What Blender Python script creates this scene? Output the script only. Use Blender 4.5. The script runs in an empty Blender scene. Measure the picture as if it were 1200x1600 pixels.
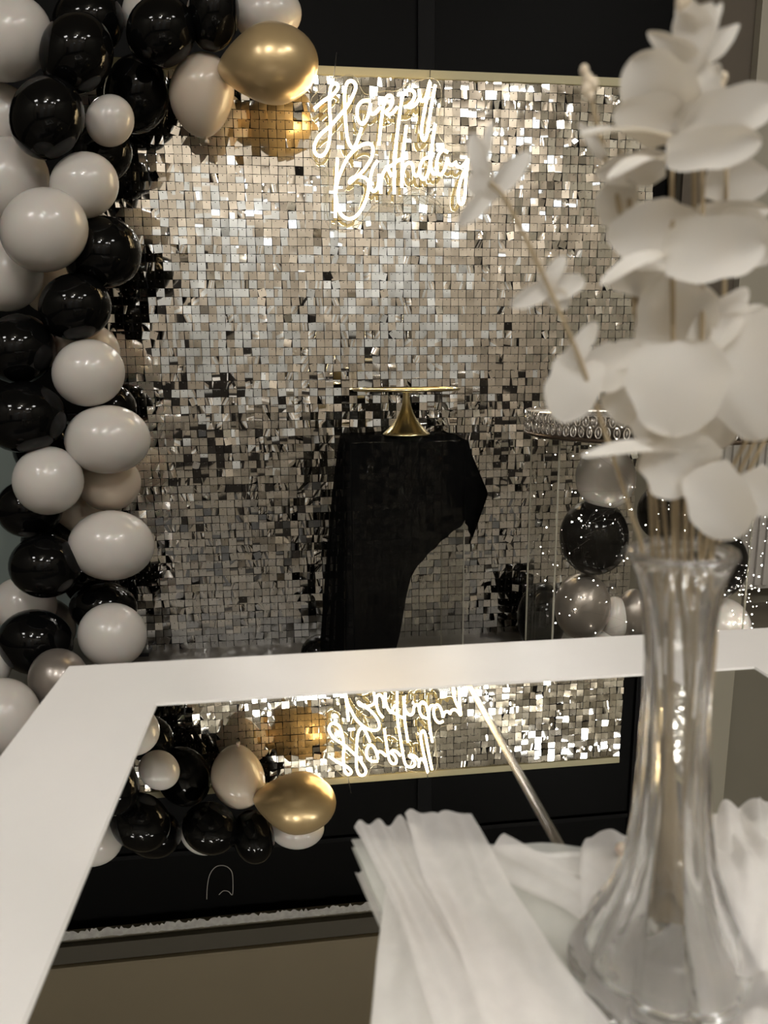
import bpy, bmesh, math, random
import numpy as np
from mathutils import Vector, Matrix
random.seed(7); rng = np.random.default_rng(7)
S = bpy.context.scene
COL = S.collection
PI = math.pi

# ------------------------------------------------------------------ camera
CAMZ = 1.086
F = 1124.16; PITCH = 0.19455; YAW = 0.12045; ROLL = -0.0089
cam_d = bpy.data.cameras.new('camera'); cam = bpy.data.objects.new('camera', cam_d); COL.objects.link(cam)
cam_d.sensor_fit = 'VERTICAL'; cam_d.sensor_height = 36.0; cam_d.lens = 36.0*F/1600; cam_d.clip_start = 0.02
_cy, _sy, _cp, _sp = math.cos(YAW), math.sin(YAW), math.cos(PITCH), math.sin(PITCH)
FW = Vector((_sy*_cp, _cy*_cp, -_sp)); _r = Vector((_cy, -_sy, 0)); _u = _r.cross(FW)
RT = math.cos(ROLL)*_r + math.sin(ROLL)*_u; UP = -math.sin(ROLL)*_r + math.cos(ROLL)*_u
M = Matrix((RT, UP, -FW)).transposed().to_4x4(); M.translation = Vector((0, 0, CAMZ)); cam.matrix_world = M
cam_d.dof.use_dof = True; cam_d.dof.focus_distance = 2.75; cam_d.dof.aperture_fstop = 8.5
S.camera = cam
CAM = Vector((0, 0, CAMZ))

# ------------------------------------------------------------------ world, exposure
w = bpy.data.worlds.new('world'); S.world = w; w.use_nodes = True
w.node_tree.nodes['Background'].inputs[0].default_value = (0.9, 0.8, 0.65, 1)
w.node_tree.nodes['Background'].inputs[1].default_value = 0.02
S.view_settings.view_transform = 'Standard'; S.view_settings.look = 'None'
S.view_settings.gamma = 1; S.view_settings.use_curve_mapping = False
S.view_settings.exposure = 2.0
S.cycles.use_denoising = True
S.cycles.max_bounces = 14; S.cycles.transparent_max_bounces = 24; S.cycles.transmission_bounces = 12
S.cycles.glossy_bounces = 6; S.cycles.sample_clamp_indirect = 6
S.cycles.caustics_reflective = True; S.cycles.caustics_refractive = True
LAMP = 54.0      # strength of the ceiling lamps
NEON = 5.0      # strength of the neon tubes

# ------------------------------------------------------------------ helpers
def ray(x, y): return FW + RT*((x-600)/F) + UP*((800-y)/F)
def at(x, y, Y):                       # point on the plane at depth Y seen at a pixel
    d = ray(x, y); return CAM + d*(Y/d.y)
def on_z(x, y, z):                     # point on the level plane z seen at a pixel
    d = ray(x, y); return CAM + d*((z-CAMZ)/d.z)
TABLE_Z = 0.75
def mir(x, y, Y):                      # real point whose table reflection shows at a pixel
    p = at(x, y, Y); p.z = 2*TABLE_Z - p.z; return p
def ppm(P): return F/(P-CAM).dot(FW)   # pixels per metre at a point

def mat(name, base, rough=0.5, metal=0.0, **k):
    m = bpy.data.materials.new(name); m.use_nodes = True
    b = m.node_tree.nodes['Principled BSDF']
    b.inputs['Base Color'].default_value = (*base, 1); b.inputs['Roughness'].default_value = rough
    b.inputs['Metallic'].default_value = metal
    for a, v in k.items():
        b.inputs[a.replace('_', ' ')].default_value = v
    return m
def vary(m, scale, amount, base, detail=4, stretch=(1, 1, 1), bump=0.0):
    nt = m.node_tree; b = nt.nodes['Principled BSDF']
    tc = nt.nodes.new('ShaderNodeTexCoord'); mp = nt.nodes.new('ShaderNodeMapping'); mp.inputs['Scale'].default_value = stretch
    n = nt.nodes.new('ShaderNodeTexNoise'); n.inputs['Scale'].default_value = scale; n.inputs['Detail'].default_value = detail
    r = nt.nodes.new('ShaderNodeMixRGB'); lo = tuple(c*(1-amount) for c in base); hi = tuple(min(1, c*(1+amount)) for c in base)
    r.inputs[1].default_value = (*lo, 1); r.inputs[2].default_value = (*hi, 1)
    nt.links.new(tc.outputs['Object'], mp.inputs[0]); nt.links.new(mp.outputs[0], n.inputs['Vector'])
    nt.links.new(n.outputs['Fac'], r.inputs[0]); nt.links.new(r.outputs[0], b.inputs['Base Color'])
    if bump:
        bp = nt.nodes.new('ShaderNodeBump'); bp.inputs['Strength'].default_value = bump; bp.inputs['Distance'].default_value = 0.002
        nt.links.new(n.outputs['Fac'], bp.inputs['Height']); nt.links.new(bp.outputs[0], b.inputs['Normal'])
    return m
def emit(name, col, s):
    m = bpy.data.materials.new(name); m.use_nodes = True; nt = m.node_tree; nt.nodes.clear()
    o = nt.nodes.new('ShaderNodeOutputMaterial'); e = nt.nodes.new('ShaderNodeEmission')
    e.inputs[0].default_value = (*col, 1); e.inputs[1].default_value = s; nt.links.new(e.outputs[0], o.inputs[0]); return m
def clear_sheet(name, tint, gloss_rough=0.02, ior=1.45, veil=0.0):   # thin clear acrylic: see-through plus mirror-like sheen by Fresnel
    m = bpy.data.materials.new(name); m.use_nodes = True; nt = m.node_tree; nt.nodes.clear()
    o = nt.nodes.new('ShaderNodeOutputMaterial'); t = nt.nodes.new('ShaderNodeBsdfTransparent'); t.inputs[0].default_value = (*tint, 1)
    g = nt.nodes.new('ShaderNodeBsdfGlossy'); g.inputs['Roughness'].default_value = gloss_rough
    lw = nt.nodes.new('ShaderNodeLayerWeight'); lw.inputs[0].default_value = .5
    pw = nt.nodes.new('ShaderNodeMath'); pw.operation = 'POWER'; pw.inputs[1].default_value = 5; nt.links.new(lw.outputs['Facing'], pw.inputs[0])
    f = nt.nodes.new('ShaderNodeMath'); f.operation = 'MULTIPLY_ADD'; f.inputs[1].default_value = .5; f.inputs[2].default_value = .02; nt.links.new(pw.outputs[0], f.inputs[0])
    mx = nt.nodes.new('ShaderNodeMixShader'); nt.links.new(f.outputs[0], mx.inputs[0])
    nt.links.new(t.outputs[0], mx.inputs[1]); nt.links.new(g.outputs[0], mx.inputs[2]); last = mx
    if veil:
        d = nt.nodes.new('ShaderNodeBsdfDiffuse'); d.inputs[0].default_value = (.8, .78, .72, 1)
        m2 = nt.nodes.new('ShaderNodeMixShader'); m2.inputs[0].default_value = veil
        nt.links.new(mx.outputs[0], m2.inputs[1]); nt.links.new(d.outputs[0], m2.inputs[2]); last = m2
    nt.links.new(last.outputs[0], o.inputs[0]); return m
def sheer(name, col, see, trans=0.5, weave=0, tcol=None):   # thin woven cloth: part see-through, part diffuse and translucent
    m = bpy.data.materials.new(name); m.use_nodes = True; nt = m.node_tree; nt.nodes.clear()
    o = nt.nodes.new('ShaderNodeOutputMaterial'); t = nt.nodes.new('ShaderNodeBsdfTransparent')
    d = nt.nodes.new('ShaderNodeBsdfDiffuse'); d.inputs[0].default_value = (*col, 1)
    l = nt.nodes.new('ShaderNodeBsdfTranslucent'); l.inputs[0].default_value = (*(tcol or col), 1)
    a = nt.nodes.new('ShaderNodeMixShader'); a.inputs[0].default_value = trans
    b = nt.nodes.new('ShaderNodeMixShader'); b.inputs[0].default_value = see
    nt.links.new(d.outputs[0], a.inputs[1]); nt.links.new(l.outputs[0], a.inputs[2])
    nt.links.new(a.outputs[0], b.inputs[1]); nt.links.new(t.outputs[0], b.inputs[2]); nt.links.new(b.outputs[0], o.inputs[0])
    if weave:
        tc = nt.nodes.new('ShaderNodeTexCoord'); n = nt.nodes.new('ShaderNodeTexNoise'); n.inputs['Scale'].default_value = weave
        n.inputs['Detail'].default_value = 6
        r = nt.nodes.new('ShaderNodeMapRange'); r.inputs[3].default_value = max(0, see-.06); r.inputs[4].default_value = see+.06
        nt.links.new(tc.outputs['Object'], n.inputs['Vector']); nt.links.new(n.outputs['Fac'], r.inputs[0]); nt.links.new(r.outputs[0], b.inputs[0])
    return m

def mesh_obj(name, verts, faces, m, parent=None, smooth=False):
    me = bpy.data.meshes.new(name); me.from_pydata([tuple(v) for v in verts], [], faces); me.update()
    return link(name, me, m, parent, smooth)
def link(name, me, m, parent=None, smooth=False):
    if m is not None and not me.materials: me.materials.append(m)
    if smooth and len(me.polygons): me.polygons.foreach_set('use_smooth', [True]*len(me.polygons))
    o = bpy.data.objects.new(name, me); COL.objects.link(o)
    if parent is not None:
        o.parent = parent; o.matrix_parent_inverse = Matrix.Translation(-parent.location)
    return o
def tag(o, label=None, cat=None, group=None, kind=None):
    if label: o['label'] = label
    if cat: o['category'] = cat
    if group: o['group'] = group
    if kind: o['kind'] = kind
    return o
def empty(name, loc, label, cat, group=None):
    o = bpy.data.objects.new(name, None); o.empty_display_size = 0.02; COL.objects.link(o); o.location = loc
    return tag(o, label, cat, group)
def bm_obj(name, bm, m, parent=None, smooth=False):
    me = bpy.data.meshes.new(name); bm.to_mesh(me); bm.free(); return link(name, me, m, parent, smooth)
def add_box(bm, x0, x1, y0, y1, z0, z1, bevel=0.0):
    r = bmesh.ops.create_cube(bm, size=1)
    for v in r['verts']:
        v.co = Vector((x0+(v.co.x+.5)*(x1-x0), y0+(v.co.y+.5)*(y1-y0), z0+(v.co.z+.5)*(z1-z0)))
    if bevel:
        es = list({e for v in r['verts'] for e in v.link_edges})
        bmesh.ops.bevel(bm, geom=es, offset=bevel, segments=2, affect='EDGES', profile=0.6)
def box(name, x0, x1, y0, y1, z0, z1, m, parent=None, bevel=0.0):
    bm = bmesh.new(); add_box(bm, x0, x1, y0, y1, z0, z1, bevel); return bm_obj(name, bm, m, parent)
def smooth_path(pts, n=6):             # Catmull-Rom through points
    P = [Vector(p) for p in pts]; out = []
    Q = [P[0]*2-P[1]] + P + [P[-1]*2-P[-2]]
    for i in range(1, len(Q)-2):
        a, b, c, d = Q[i-1], Q[i], Q[i+1], Q[i+2]
        for k in range(n):
            t = k/n
            out.append(.5*((2*b)+(c-a)*t+(2*a-5*b+4*c-d)*t*t+(3*b-a-3*c+d)*t**3))
    out.append(P[-1]); return out
def tube_geo(path, r, seg=8, V=None, Fc=None, caps=True):
    V = [] if V is None else V; Fc = [] if Fc is None else Fc
    rr = r if callable(r) else (lambda t: r)
    n = len(path); prev = None; base = len(V)
    for i, p in enumerate(path):
        t = (path[min(i+1, n-1)]-path[max(i-1, 0)])
        if t.length < 1e-9: t = Vector((0, 0, 1))
        t.normalize()
        if prev is None:
            a = Vector((0, 1, 0)) if abs(t.y) < .9 else Vector((1, 0, 0)); nrm = (a-t*a.dot(t)).normalized()
        else:
            nrm = (prev-t*prev.dot(t))
            nrm = nrm.normalized() if nrm.length > 1e-6 else prev
        prev = nrm; b = t.cross(nrm); R = rr(i/max(1, n-1))
        for k in range(seg):
            an = 2*PI*k/seg; V.append(p+(nrm*math.cos(an)+b*math.sin(an))*R)
    for i in range(n-1):
        for k in range(seg):
            k2 = (k+1) % seg; Fc.append((base+i*seg+k, base+i*seg+k2, base+(i+1)*seg+k2, base+(i+1)*seg+k))
    if caps:
        Fc.append(tuple(base+k for k in reversed(range(seg)))); Fc.append(tuple(base+(n-1)*seg+k for k in range(seg)))
    return V, Fc
def tube(name, path, r, m, parent=None, seg=8):
    V, Fc = tube_geo(path, r, seg); return mesh_obj(name, V, Fc, m, parent, True)
def lathe(name, prof, c, m, parent=None, seg=48, fn=None, smooth=True):   # prof: (radius, z); fn(angle, i) scales the radius
    V, Fc = [], []; c = Vector(c)
    for i, (r, z) in enumerate(prof):
        for k in range(seg):
            a = 2*PI*k/seg; q = r*(fn(a, i) if fn else 1); V.append(c+Vector((q*math.cos(a), q*math.sin(a), z)))
    for i in range(len(prof)-1):
        for k in range(seg):
            k2 = (k+1) % seg; Fc.append((i*seg+k, i*seg+k2, (i+1)*seg+k2, (i+1)*seg+k))
    return mesh_obj(name, V, Fc, m, parent, smooth)

# ------------------------------------------------------------------ materials
M_beige = vary(mat('beige_wall_paint', (.21, .19, .145), .7), 3, .06, (.21, .19, .145))
M_bulk = vary(mat('olive_beige_paint', (.19, .155, .10), .7), 3, .06, (.19, .155, .10))
M_backwall = vary(mat('light_tan_wall_paint', (.39, .335, .265), .7), 3, .08, (.39, .335, .265))
M_curtain = mat('added_pale_curtain', (.50, .505, .49), .7)
M_ceil = vary(mat('ceiling_paint', (.36, .325, .26), .8), 2, .05, (.36, .325, .26))
M_lintel = mat('dark_lintel_paint', (.062, .054, .038), .7)
M_brown = mat('shaded_wall_brown', (.105, .085, .062), .7)
M_strip = mat('lit_pilaster_tone', (.37, .34, .27), .6)
M_teal = mat('grey_green_panel', (.20, .24, .23), .35)
M_floor = vary(mat('grey_brown_floor', (.155, .133, .102), .35), 1.6, .75, (.155, .133, .102), 6, (1, 2.5, 1))
M_dark = mat('dark_wood', (.02, .017, .015), .4)
M_glassnight = mat('night_window_glass', (.0015, .0014, .0012), .45, 0, Specular_IOR_Level=.06)
M_mull = mat('black_window_metal', (.0022, .002, .002), .5, 0, Specular_IOR_Level=.1)
M_white = mat('white_lacquer', (.80, .78, .755), .27)
M_mirror = mat('mirror', (.86, .865, .84), .0, 1.0)
M_bevel = mat('bevelled_mirror_edge', (.92, .91, .88), .16, 1.0)
M_seq = vary(mat('silver_foil_sequin', (.93, .915, .88), .035, 1.0), 60, .05, (.93, .915, .88))
M_grid = mat('black_plastic_grid', (.012, .012, .013), .35)
M_rail = mat('pale_batten', (.50, .45, .27), .5)
M_chrome = mat('chrome', (.85, .84, .80), .12, 1.0)
M_pin = mat('pin_plastic', (.10, .09, .08), .4)
M_black = mat('black_latex', (.003, .003, .003), .07, 0, Specular_IOR_Level=.22)
M_whiteb = mat('white_latex', (.62, .585, .545), .24, 0, Subsurface_Weight=.15, Subsurface_Scale=.02, Coat_Weight=.15, Coat_Roughness=.05)
M_creamb = mat('cream_latex', (.62, .53, .43), .24, 0, Subsurface_Weight=.15, Subsurface_Scale=.02, Coat_Weight=.12, Coat_Roughness=.05)
M_goldb = mat('gold_pearl_latex', (.66, .49, .26), .30, .55, Coat_Weight=.3, Coat_Roughness=.1)
M_taupeb = mat('taupe_pearl_latex', (.30, .265, .235), .30, .6, Coat_Weight=.3, Coat_Roughness=.08)
BM = {'k': M_black, 'w': M_whiteb, 'c': M_creamb, 'g': M_goldb, 't': M_taupeb}
M_neon = emit('warm_neon', (1.0, .73, .38), NEON)
M_neonback = emit('dim_neon_back', (1.0, .72, .30), .16)
M_acr = clear_sheet('clear_acrylic', (.98, .98, .97))
M_acr_edge = mat('acrylic_edge', (.75, .72, .62), .2, 0, Transmission_Weight=.6, IOR=1.3)
M_gold = mat('polished_gold', (.82, .69, .39), .2, 1.0)
M_cloth = sheer('black_voile', (.005, .005, .005), .05, .2)
M_tulle = sheer('white_tulle', (.92, .895, .87), .41, .35, 90)
M_tulle_g = sheer('white_organza', (.84, .84, .79), .48, .3, 60)
M_glass = mat('vase_glass', (.985, .985, .98), .02, 0, Transmission_Weight=1.0, IOR=1.45)
def _glass_mix(m, clear, veil):        # moulded glass that also lets light straight through, with a faint milky cast
    nt = m.node_tree; b = nt.nodes['Principled BSDF']; o = nt.nodes['Material Output']
    t = nt.nodes.new('ShaderNodeBsdfTransparent'); t.inputs[0].default_value = (.985, .985, .985, 1)
    a = nt.nodes.new('ShaderNodeMixShader'); a.inputs[0].default_value = clear
    d = nt.nodes.new('ShaderNodeBsdfDiffuse'); d.inputs[0].default_value = (.8, .78, .76, 1)
    v = nt.nodes.new('ShaderNodeMixShader'); v.inputs[0].default_value = veil
    nt.links.new(b.outputs[0], a.inputs[1]); nt.links.new(t.outputs[0], a.inputs[2])
    nt.links.new(a.outputs[0], v.inputs[1]); nt.links.new(d.outputs[0], v.inputs[2]); nt.links.new(v.outputs[0], o.inputs[0])
_glass_mix(M_glass, .10, .03)
M_petal = sheer('white_petal', (.84, .825, .79), .0, .42, 0, (.66, .57, .42))
M_stem = mat('tan_stem', (.36, .28, .17), .55)
M_bud = mat('cream_bud', (.70, .60, .46), .7)
M_crystal = mat('crystal_bead', (.90, .86, .80), .06, .75)
M_plate = mat('bronze_rim', (.16, .12, .09), .25, .8)
M_fairy = emit('fairy_light', (1.0, .93, .82), 16)
M_wire = mat('thin_silver_wire', (.5, .48, .44), .3, 1.0)
M_rad = mat('radiator_enamel', (.50, .47, .43), .4)
M_tape = vary(mat('torn_white_tape', (.40, .39, .37), .7), 40, .4, (.40, .39, .37))
M_lampframe = mat('lamp_trim', (.7, .7, .68), .4)
M_lampw = emit('warm_lamp', (1.0, .955, .89), LAMP)
M_lampc = emit('neutral_lamp', (1.0, 1.0, .985), LAMP)

# ------------------------------------------------------------------ the room
YF, YB, XL, XR, ZC = 3.0, -3.4, -3.2, 3.6, 4.2
def struct(o): o['kind'] = 'structure'; return o
struct(box('floor', XL-.1, XR+.1, YB-.1, YF+.3, -.06, 0, M_floor))
struct(box('ceiling', XL-.1, XR+.1, YB-.1, YF+.3, ZC, ZC+.06, M_ceil))
struct(box('wall_back', XL, XR, YB-.1, YB, 0, ZC, M_backwall))
struct(box('wall_left', XL-.1, XL, YB, YF, 0, ZC, M_beige))
struct(box('wall_right', XR, XR+.1, YB, YF, 0, ZC, M_beige))
WX0, WX1, WZ0 = -2.6, at(1078, 60, YF).x, 0.93
WZ1 = mir(340, 1443, YF).z
bm = bmesh.new()
add_box(bm, XL, WX0, YF, YF+.12, 0, ZC); add_box(bm, WX1, XR, YF, YF+.12, 0, ZC)
add_box(bm, WX0, WX1, YF, YF+.12, WZ1, ZC); add_box(bm, WX0, WX1, YF, YF+.12, 0, WZ0)
wall = struct(bm_obj('wall_front', bm, M_beige))
struct(box('trim_1', WX0, WX1-.6, YF-.015, YF, .0, WZ0, M_teal))           # grey-green panel under the window
struct(box('trim_2', WX1, at(1187, 60, YF-.02).x, YF-.02, YF, 0, ZC-.02, M_brown))  # shaded side return painted as a flat brown panel
struct(box('trim_3', at(1187, 60, YF-.06).x, at(1187, 60, YF-.06).x+.14, YF-.06, YF, 0, ZC-.02, M_strip))  # pilaster, its lit look painted in as a paler tone
zs = mir(340, 1462, YF-.05).z
zb = mir(340, 1488, YF-.05).z
struct(box('trim_4', XL, XR, YF-.03, YF-.002, zs, zb-.001, M_lintel))          # dark lintel band and the beam above it
struct(box('trim_8', XL, XR, YF-.05, YF-.002, zb, ZC-.01, M_bulk, None, .012))
struct(box('trim_9', -.78, 1.75, 2.42, 2.97, .0, .006, vary(mat('shaded_stone_strip', (.05, .043, .034), .4), 3, .7, (.05, .043, .034), 6, (1, 3, 1))))   # stone border strip, darkened to stand for the shade by the shimmer wall
struct(box('trim_10', -1.1, 1.25, 1.02, 1.50, .0, .006, mat('added_black_sheet', (.006, .006, .006), .6)))   # unseen black sheet added on the floor so low sequins mirror black
# torn white tape along the head of the window
V, Fc = [], []
N = 420
for i in range(N+1):
    x = WX0+(WX1-WX0)*i/N
    V += [(x, YF-.004, WZ1-.022-.022*rng.random()), (x, YF-.006, WZ1+.002+.006*rng.random())]
for i in range(N):
    Fc.append((2*i, 2*i+2, 2*i+3, 2*i+1))
struct(mesh_obj('trim_5', V, Fc, M_tape))
# night window
win = struct(bpy.data.objects.new('window_1', None)); COL.objects.link(win); win.location = ((WX0+WX1)/2, YF+.05, WZ0)
mx = [WX0, -1.55, at(669, 60, YF).x, WX1]
for a, b in zip(mx[:-1], mx[1:]): box('pane', a, b, YF+.05, YF+.06, WZ0, WZ1, M_glassnight, win)
for x in mx: box('mullion', x-.035, x+.035, YF+.03, YF+.05, WZ0, WZ1, M_mull, win, .004)
zt = mir(540, 1313, YF+.03).z
for a, b in zip(mx[:-1], mx[1:]): box('transom', a+.036, b-.036, YF+.035, YF+.05, zt-.012, zt+.012, M_mull, win, .003)
box('sill', WX0, WX1, YF-.03, YF+.06, WZ0-.03, WZ0, M_mull, win, .004)
# rest of the room behind the camera, seen only in the mirrors
struct(box('baseboard_back', XL, XR, YB, YB+.03, 0, .62, M_dark))  # tall dark dado, added so mid-height sequins mirror black
struct(box('baseboard_left', XL, XL+.03, YB+.03, YF, 0, .62, M_dark))
struct(box('baseboard_right', XR-.03, XR, YB+.03, YF-.07, 0, .12, M_dark))
for i, (x0, x1) in enumerate(((-1.35, -.35), (.75, 1.75))): struct(box('trim_%d' % (i+6), x0, x1, YB+.001, YB+.04, .62, 3.0, M_curtain))  # curtains added so some sequins mirror pale grey
for i, (x0, x1) in enumerate(((-2.5, -1.8),)):
    struct(box('door_%d' % (i+1), x0, x1, YB+.001, YB+.05, .01, 2.15, M_dark, None, .01))  # door added for dark sequin reflections
lamps = [(-.05, -.9, 0), (-.15, -1.6, 1), (2.4, -2.0, 0), (-2.4, -2.6, 1)]
for x, y, k in lamps:
    t = empty('ceiling_lamp', (x, y, ZC), 'small globe lamp on a short rod below the ceiling, out of the frame', 'lamp', 'globe lamps of the room')
    lathe('canopy', [(.0005, -.018), (.045, -.018), (.05, -.012), (.05, 0)], (x, y, ZC), M_lampframe, t, 24)
    tube('rod', [Vector((x, y, ZC-.018)), Vector((x, y, ZC-.3))], .006, M_lampframe, t)
    lathe('globe', [(max(.0005, .062*math.sin(PI*q/12)), -.36+.062*math.cos(PI*q/12)) for q in range(13)], (x, y, ZC), M_lampc if k else M_lampw, t, 24)

M_panel = emit('white_light_panel', (.90, .96, 1.0), .55)
for x, z in ((-.25, 2.85), (2.35, 3.15), (3.0, 3.5), (1.2, 3.45)):
    t = empty('wall_light', (x, YB, z), 'flat white light panel high on the rear wall, out of the frame', 'lamp', 'light panels of the rear wall')
    box('casing', x-.20, x+.20, YB+.001, YB+.03, z-.15, z+.15, M_lampframe, t); box('diffuser', x-.18, x+.18, YB+.03, YB+.034, z-.13, z+.13, M_panel, t)

M_soft = emit('ceiling_panel_light', (1.0, .975, .94), 9.5)
for x, y in ((-.25, -2.35), (1.9, -2.6), (-2.3, -1.2), (2.5, -.6)):
    t = empty('ceiling_light', (x, y, ZC), 'square white ceiling light panel, out of the frame', 'lamp', 'square ceiling light panels')
    box('casing', x-.33, x+.33, y-.33, y+.33, ZC-.03, ZC-.001, M_lampframe, t); box('diffuser', x-.30, x+.30, y-.30, y+.30, ZC-.034, ZC-.03, M_soft, t)

# ------------------------------------------------------------------ shimmer wall
D = 2.78; NX = NY = 70; PIT = .03
X1 = at(966, 1190, D).x; X0 = X1-NX*PIT
Z1 = at(500, 119, D).z; Z0 = Z1-NY*PIT
back = empty('shimmer_wall', ((X0+X1)/2, D, 0), 'tall shimmer wall of small square silver sequins behind the neon sign', 'backdrop')
for i in range(7):
    for j in range(7):
        box('panel', X0+.3*i+.0006, X0+.3*i+.2994, D+.004, D+.010, Z0+.3*j+.0006, Z0+.3*j+.2994, M_grid, back)
box('top_rail', X0, X1, D-.012, D+.030, Z1+.001, Z1+.030, M_rail, back, .002)
for x in (X0+.03, (X0+X1)/2, X1-.03): box('post', x-.015, x+.015, D+.012, D+.030, 0, Z1, M_grid, back)
for x in (X0+.1, X1-.1): box('foot', x-.03, x+.03, D-.06, D+.16, .0, .02, M_grid, back, .003)
def low(i, j, s, ph): return math.sin(i*s+ph)*math.cos(j*s*.83+ph*1.7)
def seq_geo(i, j):
    cx = X0+(i+.5)*PIT+rng.normal(0, .0005); top = Z1-j*PIT-.002; h = .0142
    pit = math.radians(rng.normal(0, 1.2+1.7*(j > 36))+1.0*low(i, j, .33, .4)+.8*low(j, i, .71, 2.0))
    yaw = math.radians(rng.normal(0, 2.0+.9*(j > 36))+1.3*low(i, j, .27, 1.3)+.8*low(i, j, .9, .2))
    rol = math.radians(rng.normal(0, 2.6)+(rng.normal(0, 22) if rng.random() < .012 else 0)); bend = rng.normal(0, .012); bend2 = rng.normal(0, .010); tw = 0
    if rng.random() < .06: pit += math.radians(rng.normal(0, 7)); yaw += math.radians(rng.normal(0, 7)); rol += math.radians(rng.normal(0, 9))
    if rng.random() < (.12 if j < 37 else .40): bend += rng.normal(0, .12); tw = rng.normal(0, .12)
    R = Matrix.Rotation(rol, 3, 'Y') @ Matrix.Rotation(pit, 3, 'X') @ Matrix.Rotation(yaw, 3, 'Z')
    off = Vector((cx, D-.005-.0036*rng.random(), top)); out = []
    for b in range(3):
        for a in range(3):
            u, v = a-1, b-1
            q = Vector((u*h, -h*(bend*u*u+bend2*v*v+tw*u*v)*1.2, -h-.0005+v*h+.003)); out.append(R @ q+off)
    return out
QF = [(a+3*b, a+1+3*b, a+4+3*b, a+3+3*b) for b in range(2) for a in range(2)]
fx, fz = at(430, 560, D).x, at(430, 560, D).z       # the sequins nearest the lens are built one by one
cells = sorted(((X0+(i+.5)*PIT-fx)**2+(Z1-(j+.5)*PIT-fz)**2, i, j) for i in range(NX) for j in range(NY))
near = {(i, j) for _, i, j in cells[:300]}
V, Fc, PV, PF = [], [], [], []
for j in range(NY):
    for i in range(NX):
        g = seq_geo(i, j)
        if (i, j) in near: mesh_obj('sequin', g, QF, M_seq, back, True)
        else:
            n = len(V); V += g; Fc += [tuple(n+k for k in f) for f in QF]
        c = Vector((X0+(i+.5)*PIT, D-.0086, Z1-j*PIT-.0045)); n = len(PV); s = .0019
        PV += [c+Vector((-s, 0, 0)), c+Vector((0, 0, -s)), c+Vector((s, 0, 0)), c+Vector((0, 0, s)), c+Vector((0, -.0012, 0)), c+Vector((0, .013, 0))]
        PF += [(n+a, n+b, n+4) for a, b in ((0, 1), (1, 2), (2, 3), (3, 0))]+[(n+b, n+a, n+5) for a, b in ((0, 1), (1, 2), (2, 3), (3, 0))]
tag(mesh_obj('sequins', V, Fc, M_seq, back, True), kind='stuff')
tag(mesh_obj('pins', PV, PF, M_pin, back), kind='stuff')

# ------------------------------------------------------------------ neon sign
YS = D-.05
sign = empty('neon_sign', at(610, 235, YS), 'glowing warm white neon sign reading Happy Birthday on clear acrylic', 'sign')
strokes = [
 ('letter_h', [(491,170),(505,158),(520,148),(528.5,136),(523,130),(517,136),(515,150),(515,172),(516.5,196),(513,228),(504,243),(494,241),(491,229),(499,212),(517,196),(532,179),(543,165),(552,148),(556,135),(551,127),(543,129),(539,142),(538.5,160),(540,190),(543,217),(549,230),(554,229),(559,219),(565,200)]),
 ('letter_a', [(579,157),(567,158),(559,167),(558,181),(562,191),(568,193),(574,184),(578,168),(579,162),(578,172),(581,178),(587,176),(594,168)]),
 ('letter_p', [(592,227),(594,205),(597,180),(600,160),(606,150),(612,151),(613,159),(609,169),(603,175),(607,179),(614,176),(621,167)]),
 ('letter_p', [(619,221),(622,198),(626,168),(630,148),(637,141),(645,142),(648,149),(644,159),(637,166),(643,167),(650,162),(656,152)]),
 ('letter_y', [(655,140),(656,152),(660,158),(666,150),(672,127),(668,150),(663,175),(659,200),(659,213),(663,219),(667,211),(671,185),(676,155),(680,133)]),
 ('letter_b', [(527,247),(526,270),(524,300),(524,340),(524,310),(527,285),(533,268),(543,247),(557,232),(570,225),(580,226),(583,235),(579,250),(568,266),(556,277),(546,286),(549,279),(559,276),(570,278),(576,286),(574,305),(566,325),(556,338),(545,342),(535,337),(528,325),(525,306)]),
 ('letter_i', [(590,251),(583,262),(579,277),(579,292),(584,299),(590,292),(593,275)]),
 ('letter_r', [(592,272),(595,302),(595,287),(599,270),(605,263),(609,270),(612,276)]),
 ('letter_t', [(621,207),(618,230),(616,255),(616,303)]),
 ('crossbar', [(602,262),(611,259),(620,252),(630,247)]),
 ('letter_h', [(635,196),(632,220),(629,250),(628,293),(629,273),(633,259),(640,254),(645,259),(646,269),(650,275),(656,270)]),
 ('letter_d', [(670,245),(661,250),(656,262),(657,275),(662,280),(668,273),(672,255),(676,220),(680,194),(675,228),(673,256),(676,270),(682,272)]),
 ('letter_a', [(700,238),(692,235),(685,243),(682,256),(683,268),(688,273),(694,266),(698,252),(699,247),(701,255),(706,258),(711,255)]),
 ('letter_y', [(711,252),(714,259),(720,261),(726,256),(731,249),(730,262),(728,280),(726,308),(722,319),(717,315),(716,300),(721,278),(728,262)]),
]
for nm, pts in strokes:
    lt = tube(nm, smooth_path([at(x, y, YS-.014) for x, y in pts], 5), .0054, M_neon, sign, 10)
    tube('channel', smooth_path([at(x, y, YS-.014)+Vector((0, .0045, 0)) for x, y in pts], 5), .0057, M_neonback, lt, 10).matrix_parent_inverse = Matrix()
outline = [(483,168),(487,190),(486,212),(484,235),(492,253),(507,258),(513,270),(512,300),(511,335),(519,350),(540,354),(562,349),(576,330),(586,318),(602,312),(620,316),(632,303),(648,295),(662,298),(680,311),(692,322),(705,331),(720,330),(735,318),(742,285),(745,250),(740,236),(728,226),(706,228),(691,220),(685,205),(687,175),(690,147),(686,129),(674,122),(655,126),(636,132),(620,142),(600,142),(575,148),(565,140),(558,123),(546,117),(530,121),(514,124),(500,140),(488,152)]
op = smooth_path([at(x, y, YS) for x, y in outline]+[at(*outline[0], YS)], 3)[:-1]
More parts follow.
